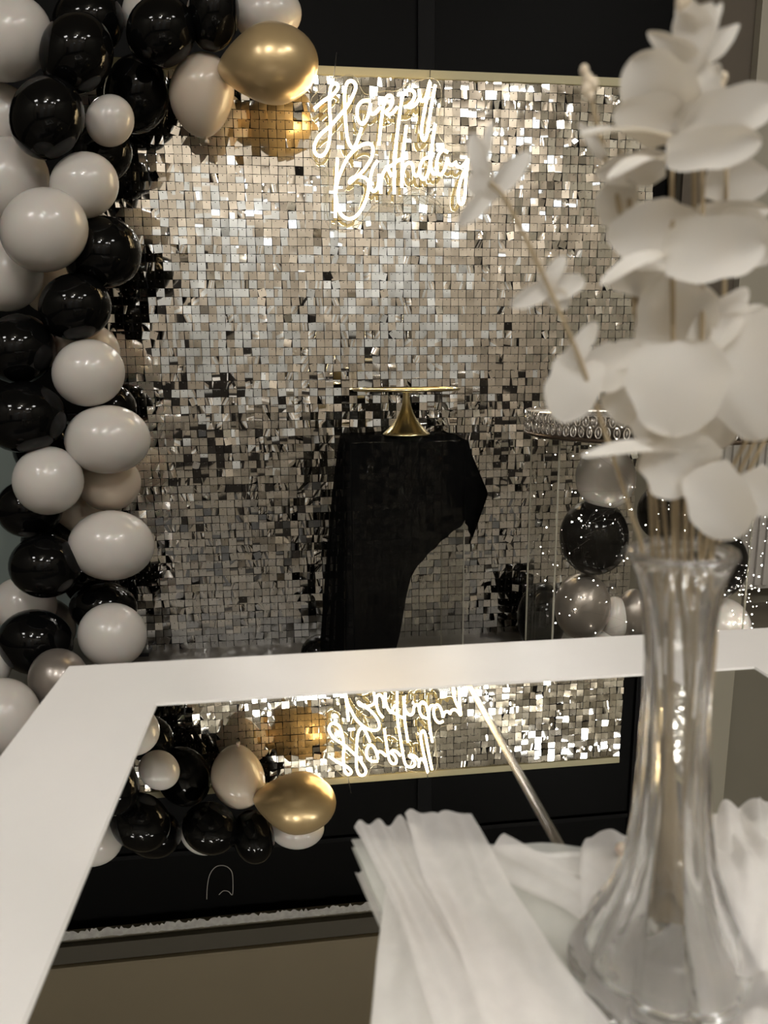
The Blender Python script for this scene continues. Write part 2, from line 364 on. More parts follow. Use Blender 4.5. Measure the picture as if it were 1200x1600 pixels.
n = len(op); bk = [p+Vector((0, .005, 0)) for p in op]
bm = bmesh.new(); vs = [bm.verts.new(p) for p in op]; f = bm.faces.new(vs); vb = [bm.verts.new(p) for p in bk]; bm.faces.new(list(reversed(vb)))
bmesh.ops.triangulate(bm, faces=bm.faces[:]); bm_obj('acrylic_back', bm, M_acr, sign)
V, Fc = tube_geo(op+[op[0]], .0014, 6, caps=False); mesh_obj('acrylic_edge', V, Fc, M_acr_edge, sign, True)
for x0, y0, x1, y1 in ((526, 82, 520, 126), (672, 109, 671, 128)):
    tube('hanging_wire', [at(x0, y0, D-.02), at((x0+x1)/2+.5, (y0+y1)/2, D-.03), at(x1, y1, YS-.002)], .0016, M_wire, sign, 6)
tube('power_cable', smooth_path([at(x, y, YS-.004) for x, y in ((602,316),(622,322),(640,306),(655,302),(672,309),(690,326),(700,332))], 5), .0010, M_acr_edge, sign, 6)

# cord hanging on the window head, seen in the table mirror
pts = [mir(x, y, 2.74) for x, y in ((323,1405),(324,1385),(328,1366),(338,1354),(352,1353),(362,1362),(364,1380),(363,1398),(357,1393),(349,1392),(342,1398))]
tag(tube('cord', smooth_path(pts, 5), .0016, mat('white_cord', (.35, .33, .30), .6), None, 6), 'thin pale looped cord hanging above the window, seen in the table mirror', 'cord')

# ------------------------------------------------------------------ balloons
def balloon(x, y, rx, ry, col, Y, label, neck='back', egg=.16, group=None):
    P = at(x, y, Y); los = (P-CAM).normalized(); d = (P-CAM).dot(FW)
    A = RT*(rx*d/F); B = UP*(ry*d/F); A -= los*A.dot(los); B -= los*B.dot(los)
    m2 = np.array([A, B]).T; U, s, _ = np.linalg.svd(m2, full_matrices=False)
    e1, e2 = Vector(U[:, 0])*s[0], Vector(U[:, 1])*s[1]; e3 = los*math.sqrt(s[0]*s[1])
    E = Matrix((e1, e2, e3)).transposed(); Ei = E.inverted()
    nd = {'back': los, 'left': -RT-UP*.12+los*.2, 'right': RT+los*.2, 'down': -UP+los*.25+RT*.1, 'downleft': -UP-RT+los*.3, 'upright': UP+RT+los*.3}[neck]
    n = (Ei @ nd).normalized()
    bm = bmesh.new(); bmesh.ops.create_uvsphere(bm, u_segments=36, v_segments=22, radius=1)
    q = Vector((0, 0, 1)).rotation_difference(n)
    for v in bm.verts:
        c = v.co.copy(); t = c.z
        k = 1-egg*max(0, t)**1.3*1.2+.02*(t < 0)
        c.x *= k; c.y *= k; c.z = t*(1+egg*.35*max(0, t)**2)
        v.co = E @ (q @ c)
    root = empty('balloon', P, label, 'balloon', group)
    o = bm_obj('skin', bm, BM[col], root, True); o.matrix_parent_inverse = Matrix(); 
    tip = q @ Vector((0, 0, 1+egg*.35)); ax = (E @ tip); dn = ax.normalized()
    V, Fc = tube_geo([ax*.985, ax*.985+dn*.008, ax*.985+dn*.012, ax*.985+dn*.020], lambda t: .006 if t < .3 else (.0035 if t < .6 else .008), 8)
    k = mesh_obj('knot', V, Fc, BM[col], root, True); k.matrix_parent_inverse = Matrix()
    return root
G = 'balloons of the garland'
YT = [2.43,2.43,2.57,2.50,2.64,2.52,2.64,2.50,2.62,2.68,2.50,2.36,2.57,2.64,2.43,2.50,2.36,2.50,2.50,2.69,2.43,2.43,2.57,2.43,2.64,2.36,2.43,2.57,2.36,2.57,2.69,2.50,2.43,2.64,2.36,2.65,2.53,2.53,2.62,2.40,2.39,2.22,2.07,2.17,2.36]
BL = [
(13,60,70,70,'w','big pale balloon at the top left corner, left of a glossy black one'),
(120,84,58,65,'k','glossy black balloon between the corner pale balloon and the topmost black ones'),
(138,36,56,58,'k','black balloon cut by the top edge, half hidden behind another black balloon'),
(252,50,54,58,'k','round black balloon right above the cream teardrop balloon'),
(236,20,45,50,'w','white balloon showing only as a sliver behind a top black balloon'),
(333,22,41,60,'k','narrow black balloon at the top edge left of the gold balloon'),
(418,22,53,47,'w','white balloon at the top, partly hidden by the gold balloon'),
(421,101,77,66,'g','shiny gold pearl balloon, the only gold one, beside the neon sign'),
(316,149,51,67,'c','cream teardrop shaped balloon hanging left of the gold balloon'),
(214,148,51,63,'k','black balloon behind the small white one, touching the cream teardrop balloon'),
(172,189,38,41,'w','smallest white balloon of the garland, among black balloons near the top'),
(74,185,59,66,'k','black balloon left of the smallest white balloon'),
(-6,190,58,60,'w','white balloon cut by the left edge, second pale one from the top corner'),
(160,240,47,48,'k','black balloon half hidden directly below the smallest white balloon'),
(132,290,54,52,'w','white balloon below the smallest one, touching the sequins on its right'),
(8,286,71,71,'w','large white balloon at the left edge behind the biggest front white balloon'),
(70,360,69,66,'w','biggest white balloon in front, at the upper left of the garland'),
(160,397,62,59,'k','black balloon right of and below the biggest front white balloon'),
(12,430,57,57,'w','white balloon at left edge tucked under the biggest front white one'),
(78,448,42,42,'c','cream balloon barely seen in the gap above a front black balloon'),
(118,480,57,52,'k','black balloon directly above the cream and white pair at mid height'),
(27,546,62,55,'k','upper one of two big black balloons stacked at the left edge'),
(134,551,54,46,'c','cream balloon peeking out behind the white one at mid height'),
(139,583,57,52,'w','white balloon in front of a cream one, right of stacked black balloons'),
(172,640,42,40,'k','black balloon mostly hidden between two white balloons beside the sequins'),
(38,652,68,55,'k','lower one of two big black balloons stacked at the left edge'),
(169,687,67,53,'w','wide white balloon that sticks out over the sequins at mid height'),
(72,700,52,48,'k','black balloon in the shade behind two white balloons, left side'),
(76,751,56,53,'w','white balloon in front, left of a shaded cream one'),
(171,754,50,44,'c','shaded cream balloon underneath the wide mid height white balloon'),
(122,792,42,40,'c','dim cream balloon deep in the gap above the widest low white balloon'),
(46,795,53,45,'k','black balloon under the front white balloon at the left edge'),
(175,852,67,54,'w','widest low white balloon sticking out to the right over the sequins'),
(75,846,42,38,'k','black balloon mostly hidden on top of a front glossy black balloon'),
(71,885,57,49,'k','glossy black balloon in front, left of the widest low white balloon'),
(138,905,40,42,'k','black balloon deep in the gap below the widest low white balloon'),
(162,949,53,40,'k','black balloon right on top of the lowest right white balloon'),
(38,945,52,44,'w','greyish white balloon behind black ones near the lower left edge'),
(73,980,47,46,'t','upper one of two taupe pearl balloons, behind a black balloon'),
(56,1003,60,51,'k','lowest large black balloon, between the two taupe pearl balloons'),
(176,992,54,50,'w','lowest right white balloon, just above the back edge of the table'),
(92,1062,48,49,'t','lower one of two taupe pearl balloons, behind the table corner'),
(8,1119,58,60,'w','pale balloon low at the left edge beside the white table'),
(48,1118,36,38,'k','black balloon hidden between the low pale balloon and the table edge'),
(-12,1036,32,34,'w','small white balloon barely in view at the low left edge'),
]
for i, (b, Y) in enumerate(zip(BL, YT)):
    nk = {7: 'left', 8: 'down', 17: 'downleft', 21: 'left'}.get(i, 'back')
    balloon(b[0], b[1], b[2], b[3], b[4], Y, b[5], nk, {7: .30, 8: .13}.get(i, .14), G)
balloon(501, 1022, 31, 31, 'k', 2.45, 'small black balloon on the floor left of the draped pedestal', 'back', .1)

# ------------------------------------------------------------------ pedestal with black cloth and gold stand
def plinth(name, x0, x1, y0, y1, z, label):
    t = empty(name, ((x0+x1)/2, (y0+y1)/2, 0), label, 'pedestal'); th = .004
    box('panel', x0, x1, y0, y0+th, 0, z-th, M_acr, t); box('panel', x0, x1, y1-th, y1, 0, z-th, M_acr, t)
    box('panel', x0, x0+th, y0+th, y1-th, 0, z-th, M_acr, t); box('panel', x1-th, x1, y0+th, y1-th, 0, z-th, M_acr, t)
    box('top_panel', x0, x1, y0, y1, z-th, z, M_acr, t)
    for x in (x0, x1-.003):
        for y in (y0, y1-.003): box('corner_seam', x-.0006, x+.0026, y-.0006, y+.0026, 0, z, M_acr_edge, t)
    return t
PY0 = 1.834; PY1 = PY0+.30; PZ = .9
px0, px1 = at(549, 800, PY0).x, at(727, 800, PY0).x
plinth('pedestal', px0, px1, PY0, PY1, PZ, 'clear acrylic pedestal draped with black cloth under the gold stand')
# cloth: (distance along the rim, drop, flare) round the square top, from the back left corner over left, front and right sides
W = px1-px0
keys = [(-.30, .86, .10, 0), (-.22, .885, .07, 0), (-.10, .893, .035, 0), (0, .893, .035, 0), (.03, .893, .022, 0), (.062, .893, .012, 0), (.075, .86, .008, 0), (.10, .66, .006, 0),
        (.145, .40, .005, 0), (.155, .355, .005, 0), (.20, .295, .006, 0), (.25, .25, .006, 0), (W-.006, .205, .008, 0), (W+.004, .255, .03, 0), (W+.02, .28, .05, 0), (W+.05, .25, .055, 0), (W+.12, .20, .03, 0), (W+.30, .18, .01, 0)]
ks = np.array(keys); NS, NV = 150, 26
ss = np.linspace(-.30, W+.30, NS)
dr = np.interp(ss, ks[:, 0], ks[:, 1]); fl = np.interp(ss, ks[:, 0], ks[:, 2])
def rim(s):
    r = .006
    if s < 0: return Vector((px0-r, PY0-r-s*1.0, PZ)), Vector((-1, 0, 0))
    if s > W: return Vector((px1+r, PY0-r+(s-W), PZ)), Vector((1, 0, 0))
    return Vector((px0-r+s*(W+2*r)/W, PY0-r, PZ)), Vector((0, -1, 0))
V, Fc = [], []
for i, s in enumerate(ss):
    p, nrm = rim(s)
    if -.06 < s < .06:                       # round the left front corner
        k = (s+.06)/.12; nrm = Vector((-math.cos(k*PI/2), -math.sin(k*PI/2), 0))
    if W-.05 < s < W+.05:
        k = (s-W+.05)/.10; nrm = Vector((math.sin(k*PI/2), -math.cos(k*PI/2), 0))
    for j in range(NV):
        v = j/(NV-1); z = PZ+.004-dr[i]*v
        fold = .010*math.sin(s*95+.6*v)*min(1, v*1.6)*(1 if s < .12 else .35)+.004*math.sin(s*210)*v
        o = fl[i]*(1.08*min(v/.54, .25+.75*(1-v)/.46) if s > W-.004 else v**.8)+fold
        V.append(Vector((p.x, p.y, max(z, .008)))+nrm*max(o, -.003))
for i in range(NS-1):
    for j in range(NV-1): Fc.append((i*NV+j, (i+1)*NV+j, (i+1)*NV+j+1, i*NV+j+1))
cl = empty('pedestal_cloth', ((px0+px1)/2, (PY0+PY1)/2, PZ+.004), 'long black cloth draped aslant over the clear pedestal', 'cloth')
mesh_obj('drape', V, Fc, M_cloth, cl, True)
V, Fc = [], []
for i in range(25):
    for j in range(25):
        u, v = i/24, j/24; x = px0-.006+u*(W+.012); y = PY0-.006+v*.318
        V.append((x, y, PZ+.004+.0035*max(0, math.sin(u*9+v*4)*math.sin(v*7+1))))
for i in range(24):
    for j in range(24): Fc.append((i*25+j, (i+1)*25+j, (i+1)*25+j+1, i*25+j+1))
mesh_obj('top_cover', V, Fc, M_cloth, cl, True)

SY = PY0+.13; sx = at(635, 690, SY).x; sz = PZ+.009
gs = empty('cake_stand', (sx, SY, sz), 'empty gold cake stand with trumpet foot on the black cloth', 'stand')
rb = 37/ppm(Vector((sx, SY, sz))); hz = at(632, 607, SY).z-sz
prof = [(0.0005, .0015), (rb*.97, .0015), (rb, .003), (rb*.99, .006)]
for k in range(1, 18):
    t = k/17; prof.append((rb*(.14+.85*(1-t)**2.5), .006+t*(hz-.012)))
lathe('foot', prof, (sx, SY, sz), M_gold, gs, 56)
rp = 84/ppm(Vector((sx, SY, sz+hz)))
lathe('plate', [(.0005, -.006), (rp*.98, -.006), (rp, -.003), (rp, .001), (rp*.985, .001), (rp*.98, -.002), (.0005, -.002)], (sx, SY, sz+hz), M_gold, gs, 72)

# ------------------------------------------------------------------ right pedestal, balloons, crystal stand, fairy lights
QY0, QY1 = 1.42, 1.60
qx0, qx1 = at(870, 800, QY0).x, at(1179, 800, QY0).x; QZ = at(1013, 682, QY0).z-.004
plinth('pedestal', qx0, qx1, QY0, QY1, QZ, 'wide clear acrylic pedestal filled with balloons and fairy lights')
QC = (QY0+QY1)/2
R = 'balloons inside the clear pedestal'
for b in [(946,746,47,50,'w','pearl white balloon highest inside the clear pedestal'),
          (928,839,54,59,'k','large black balloon inside the clear pedestal, left of the vase'),
          (910,947,44,52,'t','taupe pearl balloon low in the clear pedestal, left of the vase'),
          (960,966,24,34,'w','small pale balloon right of the taupe one in the clear pedestal'),
          (990,960,28,40,'t','dim taupe balloon in the clear pedestal just left of the vase'),
          (945,1004,30,26,'w','white balloon lowest in the clear pedestal below the taupe one'),
          (1116,880,53,56,'k','black balloon inside the clear pedestal right of the vase'),
          (1124,985,50,52,'w','pale balloon low in the clear pedestal right of the vase'),
          (1035,800,40,44,'k','dark balloon inside the clear pedestal behind the flower stems'),
          (1045,905,48,50,'w','pale balloon inside the clear pedestal seen through the vase')]:
    balloon(b[0], b[1], b[2], b[3], b[4], QC, b[5], 'back', .08, R)
balloon(846, 964, 38, 54, 'k', 2.60, 'black balloon on the floor behind the left edge of the clear pedestal')
cs_y = 1.50; c0 = at(1013, 672, cs_y); cr = 0.262; cz = QZ+.002
cst = empty('crystal_stand', (c0.x, cs_y, cz), 'round cake stand ringed with hanging crystal loops on the clear pedestal', 'stand')
lathe('base_plate', [(.0005, 0), (cr, 0), (cr+.006, .003), (cr+.006, .007), (cr, .009), (.0005, .009)], (c0.x, cs_y, cz), M_plate, cst, 80)
lathe('top_plate', [(.0005, .048), (cr-.004, .048), (cr, .050), (cr, .053), (.0005, .053)], (c0.x, cs_y, cz), M_crystal, cst, 80)
bm = bmesh.new(); V, Fc = [], []
ring = [Vector((math.cos(a)*.0056, 0, math.sin(a)*.0105)) for a in np.linspace(0, 2*PI, 15)]
tube_geo(ring, .0016, 6, V, Fc, False)
me_ring = bpy.data.meshes.new('crystal_loop'); me_ring.from_pydata([tuple(v) for v in V], [], Fc); me_ring.materials.append(M_crystal)
V, Fc = [], []
tube_geo([Vector((0, 0, z)) for z in (-.006, -.003, 0, .003, .006)], lambda t: 0.0005+.0022*math.sin(PI*t), 8, V, Fc)
me_drop = bpy.data.meshes.new('crystal_drop'); me_drop.from_pydata([tuple(v) for v in V], [], Fc); me_drop.materials.append(M_crystal)
bm.free()
NR = 92
for row in range(2):
    for k in range(NR):
        a = 2*PI*(k+.5*row)/NR
        for nm, me in (('crystal_loop', me_ring), ('crystal_drop', me_drop)):
            if nm == 'crystal_drop' and math.sin(a) > .15: continue
            o = bpy.data.objects.new(nm, me); COL.objects.link(o)
            if nm == 'crystal_drop': o.parent = lp; continue
            lp = o; o.parent = cst
            o.location = ((cr+.002)*math.cos(a), (cr+.002)*math.sin(a), .0205+.0215*row); o.rotation_euler = (rng.normal(0, .12), 0, a+PI/2+rng.normal(0, .25))
fl_root = empty('fairy_lights', (qx0+.1, QY0+.02, .3), 'string of tiny warm fairy lights scattered inside the wide clear pedestal', 'lights')
V, Fc = [], []
bmt = bmesh.new(); bmesh.ops.create_icosphere(bmt, subdivisions=1, radius=1); me_f = bpy.data.meshes.new('bulb'); bmt.to_mesh(me_f); bmt.free(); me_f.materials.append(M_fairy)
spots = []
for n_, (x0, x1, y0, y1) in ((12, (842, 875, 700, 1000)), (16, (875, 990, 690, 800)), (14, (880, 990, 800, 900)), (14, (860, 995, 900, 998)), (34, (1128, 1182, 820, 930)), (26, (1138, 1182, 915, 995)), (8, (1105, 1140, 850, 990)), (14, (1185, 1200, 790, 960)), (10, (1000, 1080, 780, 850))):
    for _ in range(n_): spots.append((rng.uniform(x0, x1), rng.uniform(y0, y1)))
for x, y in spots:
    o = bpy.data.objects.new('bulb', me_f); COL.objects.link(o); o.parent = fl_root
    Yp = QY0+.012+.02*rng.random() if 872 < x < 1178 else (QY0-.004 if x > 1178 else QY1-.03)
    o.location = at(x, y, Yp)-fl_root.location; s = .0006+.0014*rng.random()**3; o.scale = (s, s, s)
for k in range(2):
    cl_ = [spots[i] for i in sorted(range(k*30, min(len(spots), k*30+30)), key=lambda i: (round(spots[i][1]/30), spots[i][0]))]
    tube('wire', smooth_path([at(x, y, QY0+.022) for x, y in cl_ if 876 < x < 1176], 3), .00014, M_pin, fl_root, 4)

# radiator on the far wall at the right
rx0 = at(1105, 850, YF-.10).x; rz0, rz1 = at(1180, 922, YF-.10).z, .80
rd = empty('radiator', (rx0+.5, YF-.06, rz0), 'pale ribbed radiator on the far wall behind the wide clear pedestal', 'radiator')
box('back_panel', rx0, rx0+1.1, YF-.085, YF-.063, rz0, rz1, M_rad, rd, .004)
for k in range(28): box('rib', rx0+.01+k*.039, rx0+.033+k*.039, YF-.10, YF-.085, rz0+.02, rz1-.02, M_rad, rd, .004)
for x in (rx0+.1, rx0+1.0): box('bracket', x-.02, x+.02, YF-.063, YF-.062+.03, rz0+.1, rz1-.1, M_rad, rd)

# ------------------------------------------------------------------ table with mirror top
TX0, TX1, TY0, TY1 = -.272, .629, -.25, .827
IX0, IX1, IY0, IY1 = -.151, .508, -.13, .711
tb = empty('table', ((TX0+TX1)/2, (TY0+TY1)/2, 0), 'white table with a framed mirror top in the foreground', 'table')
def ringbox(bm, o, i, z0, z1):
    (a, b, c, d), (e, f, g, h) = o, i
    vs = []
    for z in (z0, z1):
        vs += [bm.verts.new((a, c, z)), bm.verts.new((b, c, z)), bm.verts.new((b, d, z)), bm.verts.new((a, d, z)), bm.verts.new((e, g, z)), bm.verts.new((f, g, z)), bm.verts.new((f, h, z)), bm.verts.new((e, h, z))]
    for k in range(4):
        k2 = (k+1) % 4
        bm.faces.new((vs[8+k], vs[8+k2], vs[12+k2], vs[12+k])); bm.faces.new((vs[k2], vs[k], vs[4+k], vs[4+k2]))
        bm.faces.new((vs[k], vs[k2], vs[8+k2], vs[8+k])); bm.faces.new((vs[4+k2], vs[4+k], vs[12+k], vs[12+k2]))
bm = bmesh.new(); ringbox(bm, (TX0, TX1, TY0, TY1), (IX0, IX1, IY0, IY1), TABLE_Z-.04, TABLE_Z+.0015)
bmesh.ops.bevel(bm, geom=[e for e in bm.edges if all(v.co.z > TABLE_Z for v in e.verts) and not (len({(round(v.co.x, 3) in (IX0, IX1)) for v in e.verts}) == 2)], offset=.0015, segments=2, affect='EDGES')
bm_obj('frame', bm, vary(M_white, 14, .035, (.80, .78, .755)), tb)
mxs = on_z(735, 1073, TABLE_Z).x; sw = .0042
box('mirror_pane', IX0+.0005, mxs-sw, IY0+.0005, IY1-.0005, TABLE_Z-.006, TABLE_Z, M_mirror, tb)
box('mirror_pane', mxs+sw, IX1-.0005, IY0+.0005, IY1-.0005, TABLE_Z-.006, TABLE_Z, M_mirror, tb)
V, Fc = [], []                                # bevelled joint between the two mirrors
pr = [(-sw, 0), (-sw*.8, .0006), (-sw*.35, .0009), (-.0004, .0008), (0, .0002), (.0004, .0008), (sw*.35, .0009), (sw*.8, .0006), (sw, 0)]
for y in (IY0+.001, IY1-.001): V += [(mxs+x, y, TABLE_Z+z) for x, z in pr]
m_ = len(pr); Fc = [(k, k+1, m_+k+1, m_+k) for k in range(m_-1)]
mesh_obj('seam_bead', V, Fc, M_bevel, tb, False)
box('backing_board', IX0-.02, IX1+.02, IY0-.02, IY1+.02, TABLE_Z-.060, TABLE_Z-.041, M_white, tb)
bm = bmesh.new(); ringbox(bm, (TX0+.03, TX1-.03, TY0+.03, TY1-.03), (TX0+.05, TX1-.05, TY0+.05, TY1-.05), TABLE_Z-.13, TABLE_Z-.0605); bm_obj('apron', bm, M_white, tb)
for x in (TX0+.05, TX1-.11):
    for y in (TY0+.05, TY1-.11): box('leg', x, x+.06, y, y+.06, 0, TABLE_Z-.0605, M_white, tb, .004)

# ------------------------------------------------------------------ tulle on the mirror
def sheet(name, rows, m, parent, nu=60, nv=28, pleat=0, amp=0.0, ph=0.0, scallop=0.0, ns=3, wob=.0006):
    R_ = np.array(rows, float); t = np.linspace(0, 1, len(rows)); V, Fc = [], []
    for j in range(nv+1):
        v = j/nv; lx, ly, rx, ry, z = [np.interp(v, t, R_[:, c]) for c in range(5)]
        for i in range(nu+1):
            u = i/nu
            q = on_z(lx+(rx-lx)*u, ly+(ry-ly)*u, TABLE_Z+z)
            q.z += amp*math.sin(2*PI*pleat*u+ph+.7*v)*(1-.35*v)+wob*math.sin(i*.31+j*.5)
            if scallop: q.y += scallop*max(0, 1-v*nv/2.5)*(abs(math.sin(PI*ns*u))-.3)
            V.append(q)
    for j in range(nv):
        for i in range(nu): a = j*(nu+1)+i; Fc.append((a, a+1, a+nu+2, a+nu+1))
    return mesh_obj(name, V, Fc, m, parent, True)
t1 = empty('tulle_bundle', on_z(760, 1480, TABLE_Z), 'pleated white tulle bundle lying on the mirror, left of the vase', 'tulle')
sheet('under_layer', [(549,1312,950,1322,.003),(598,1420,1010,1420,.003),(588,1500,1050,1500,.003),(578,1612,1090,1612,.003)], M_tulle_g, t1, amp=.0008, pleat=3)
sheet('layer', [(553,1290,650,1283,.018),(600,1380,705,1385,.020),(640,1480,800,1500,.022),(680,1612,900,1612,.022)], M_tulle, t1, amp=.0025, pleat=3, scallop=.006, ns=2)
sheet('layer', [(632,1272,735,1272,.028),(660,1370,800,1390,.028),(715,1480,870,1500,.026),(760,1612,960,1612,.026)], M_tulle, t1, amp=.0025, pleat=2, ph=1, scallop=.008, ns=2)
sheet('layer', [(604,1385,690,1385,.010),(592,1480,770,1480,.014),(580,1612,860,1612,.016)], M_tulle, t1, amp=.002, pleat=3, ph=2)
sheet('layer', [(788,1302,742,1352,.014),(930,1385,880,1420,.014),(1010,1440,960,1470,.012)], M_tulle, t1, nu=24, amp=.001, pleat=2)
sheet('layer', [(772,1322,985,1340,.010),(800,1332,990,1352,.010),(930,1378,1000,1390,.010)], M_tulle, t1, nu=40, amp=.0008, pleat=2)
sheet('layer', [(906,1318,985,1300,.020),(908,1420,1020,1420,.018),(912,1500,1060,1520,.010),(980,1612,1120,1612,.006)], M_tulle, t1, amp=.0015, pleat=2, scallop=.010, ns=1)
t2 = empty('tulle_bundle', on_z(1150, 1500, TABLE_Z), 'heaped white tulle behind and right of the vase', 'tulle')
sheet('under_layer', [(1075,1300,1260,1265,.003),(1070,1420,1290,1420,.003),(1060,1612,1330,1612,.003)], M_tulle_g, t2, amp=.0008, pleat=3)
sheet('layer', [(1085,1273,1215,1247,.050),(1078,1330,1235,1330,.054),(1085,1420,1260,1420,.046),(1100,1520,1290,1520,.030),(1100,1612,1320,1612,.018)], M_tulle, t2, amp=.003, pleat=3, scallop=.006, ns=4, wob=.001)
sheet('layer', [(1088,1290,1140,1262,.042),(1120,1360,1215,1330,.062),(1130,1430,1260,1400,.052),(1130,1520,1290,1520,.036)], M_tulle, t2, amp=.0025, pleat=2, ph=1, wob=.001)
bm = bmesh.new(); bmesh.ops.create_uvsphere(bm, u_segments=20, v_segments=14, radius=.0042)
pb = bm_obj('pearl_bead', bm, M_creamb, None, True); pb.location = on_z(971, 1326, TABLE_Z+.028)
tag(pb, 'small cream pearl bead on the tulle left of the vase', 'bead')

# ------------------------------------------------------------------ vase
vb = on_z(1040, 1535, TABLE_Z+.006); vx, vy, vz = vb.x, vb.y, TABLE_Z+.0075
VH = at(1058, 868, vy).z-vz
vs_ = empty('vase', (vx, vy, vz), 'clear fluted glass trumpet vase with a flared scalloped foot', 'vase')
def vp(t):       # outer radius over the height
    return float(np.interp(t, [0, .03, .07, .12, .18, .24, .32, .42, .55, .70, .82, .90, .955, 1.0], [.0475, .0490, .0470, .0415, .0335, .0275, .0220, .0188, .0168, .0155, .0158, .0176, .0202, .0246]))
def flute(a, t): # rounded ribs with sharp grooves, deep scalloped lobes at the foot
    return 1+float(np.interp(t, [0, .1, .3, .6, .9, .96, 1], [.22, .23, .15, .10, .06, .02, 0]))*(abs(math.cos(4.5*a+.2))-.62)
NZ = 48; prof = [(.0004, 0.0)]; fns = [(0, 0)]
for k in range(NZ+1): prof.append((vp(k/NZ), k/NZ*VH)); fns.append((k/NZ, 1))
prof.append((.0240, VH+.0026)); fns.append((1, 1)); prof.append((.0215, VH+.0020)); fns.append((1, 1))
for k in range(NZ, 2, -1):
    t = k/NZ; prof.append((max(.003, vp(t)*.84-.0008), t*VH)); fns.append((t, .45))
prof.append((.0004, 3/NZ*VH-.001)); fns.append((.1, 0))
LEAN = Matrix.Translation((vx, vy, vz)) @ Matrix.Rotation(math.radians(-2.1), 4, 'Y') @ Matrix.Translation((-vx, -vy, -vz))   # the vase leans a little on the heaped tulle
def lean(o):
    o.data.transform(LEAN); return o
lean(lathe('body', prof, (vx, vy, vz), M_glass, vs_, 126, lambda a, i: 1+(flute(a, fns[i][0])-1)*fns[i][1]))
V, Fc = tube_geo([Vector((vx+.0229*math.cos(a), vy+.0229*math.sin(a), vz+VH+.0012)) for a in np.linspace(0, 2*PI, 49)], .0026, 10, caps=False)
lean(mesh_obj('rim', V, Fc, M_glass, vs_, True))

# ------------------------------------------------------------------ flowers
FY = vy
def petal(parent, b, t, wpx, cup=.25, curl=.10, nrm=None, Yb=FY, Yt=None, point=0.0, fold=0.0):
    B = at(b[0], b[1], Yb); T = at(t[0], t[1], Yb if Yt is None else Yt); d = T-B; L = d.length; d.normalize()
    n = (CAM-B).normalized() if nrm is None else Vector(nrm)
    n = (n-d*n.dot(d)).normalized(); s = d.cross(n); wd = wpx/ppm(B); V, Fc = [], []
    NU, NVv = 18, 10; ph = rng.random()*6
    for i in range(NU+1):
        u = .5-.5*math.cos(PI*i/NU); pr_ = max(.0, math.sin(PI*min(1, .10+.90*u)**.92))**.47*(1-point*u)
        if i == NU: pr_ = .03
        if i == 0: pr_ = .22
        for j in range(NVv+1):
            v = 2*j/NVv-1; uu = u
            pw_ = pr_*(1+.05*math.sin(9*u+ph)+.035*math.sin(17*u+2*ph+2*v))
            q = B+d*(L*uu)+s*(v*wd/2*pw_)+n*(cup*wd/2*(v*v)*pr_+curl*L*(math.sin(PI*u*.9)-u*.35)+fold*wd*abs(v)*pr_+.012*L*math.sin(5*u+3*v+ph))
            V.append(q)
    for i in range(NU):
        for j in range(NVv): a = i*(NVv+1)+j; Fc.append((a, a+1, a+NVv+2, a+NVv+1))
    return mesh_obj('petal', V, Fc, M_petal, parent, True)
def stem(parent, pts, r=.00105):
    tube('stem', smooth_path([at(x, y, Y) for x, y, Y in pts], 6), r, M_stem, parent, 8)
def bud(parent, x, y, Y, rp):
    c = at(x, y, Y); r = rp/ppm(c); bm = bmesh.new(); bmesh.ops.create_uvsphere(bm, u_segments=10, v_segments=8, radius=r)
    for v in bm.verts: v.co.z *= 1.35; v.co += c
    bm_obj('bud', bm, M_bud, parent, True)
UPN = (0, -.35, 1)
Yn, Yk = FY-.02, FY+.025
bx, by = 1044, 1440
# tall middle spray
f1 = empty('flower_stem', at(bx, by, FY), 'tallest white flower spray at the middle of the vase', 'flower')
stem(f1, [(bx, by, FY), (1050, 1100, FY), (1052, 865, FY), (1052, 600, FY), (1050, 300, FY), (1052, 90, FY)])
for a in [((1092,70),(1062,-12),62), ((1096,66),(1128,4),30), ((1088,98),(1156,38),44), ((1080,98),(1012,50),50), ((1086,10),(1082,118),78), ((1076,60),(1058,20),46)]: petal(f1, *a, Yb=FY-.004, point=.55)
for a in [((1062,188),(985,92),105), ((1062,192),(958,178),74), ((1078,195),(1085,95),80), ((1060,120),(1050,205),70)]: petal(f1, *a, Yb=FY-.002)
petal(f1, (1050,216), (908,212), 60, .2, .06, UPN, FY, FY-.01)
petal(f1, (1040,248), (952,280), 40, .2, .1, UPN, FY, FY-.02)
petal(f1, (1040,258), (930,272), 52, .2, .1, None, FY+.012)
bud(f1, 1064, 4, FY-.01, 9); bud(f1, 1072, 0, FY-.01, 8)
f2 = empty('flower_stem', at(bx+4, by, FY), 'white flower spray with broad petals spreading to the right edge', 'flower')
stem(f2, [(bx+4, by, FY+.004), (1075, 1100, FY+.004), (1080, 865, FY+.004), (1083, 600, FY+.004), (1085, 300, FY+.004), (1085, 110, FY+.004)])
petal(f2, (1060,210), (1215,150), 80, .2, .12, None, FY-.004, FY-.01)
petal(f2, (1040,240), (1190,222), 64, .25, .05, None, FY-.010)
petal(f2, (1105,145), (1122,98), 26, .2, .1, None, FY)
bud(f2, 1130, 122, FY+.01, 7); bud(f2, 1126, 134, FY+.01, 7)
petal(f2, (1100,285), (1205,285), 66, .2, .05, None, FY+.02)
petal(f2, (1080,372), (948,362), 104, .25, .08, None, FY+.003)
petal(f2, (1035,395), (1195,382), 100, .35, .08, None, FY-.010)
petal(f2, (1088,332), (1205,330), 34, .2, .05, None, FY+.012)
petal(f2, (1120,345), (1215,400), 76, .2, .08, None, FY+.008)
petal(f2, (1040,398), (940,446), 44, .2, .1, UPN, FY-.006, FY-.016)
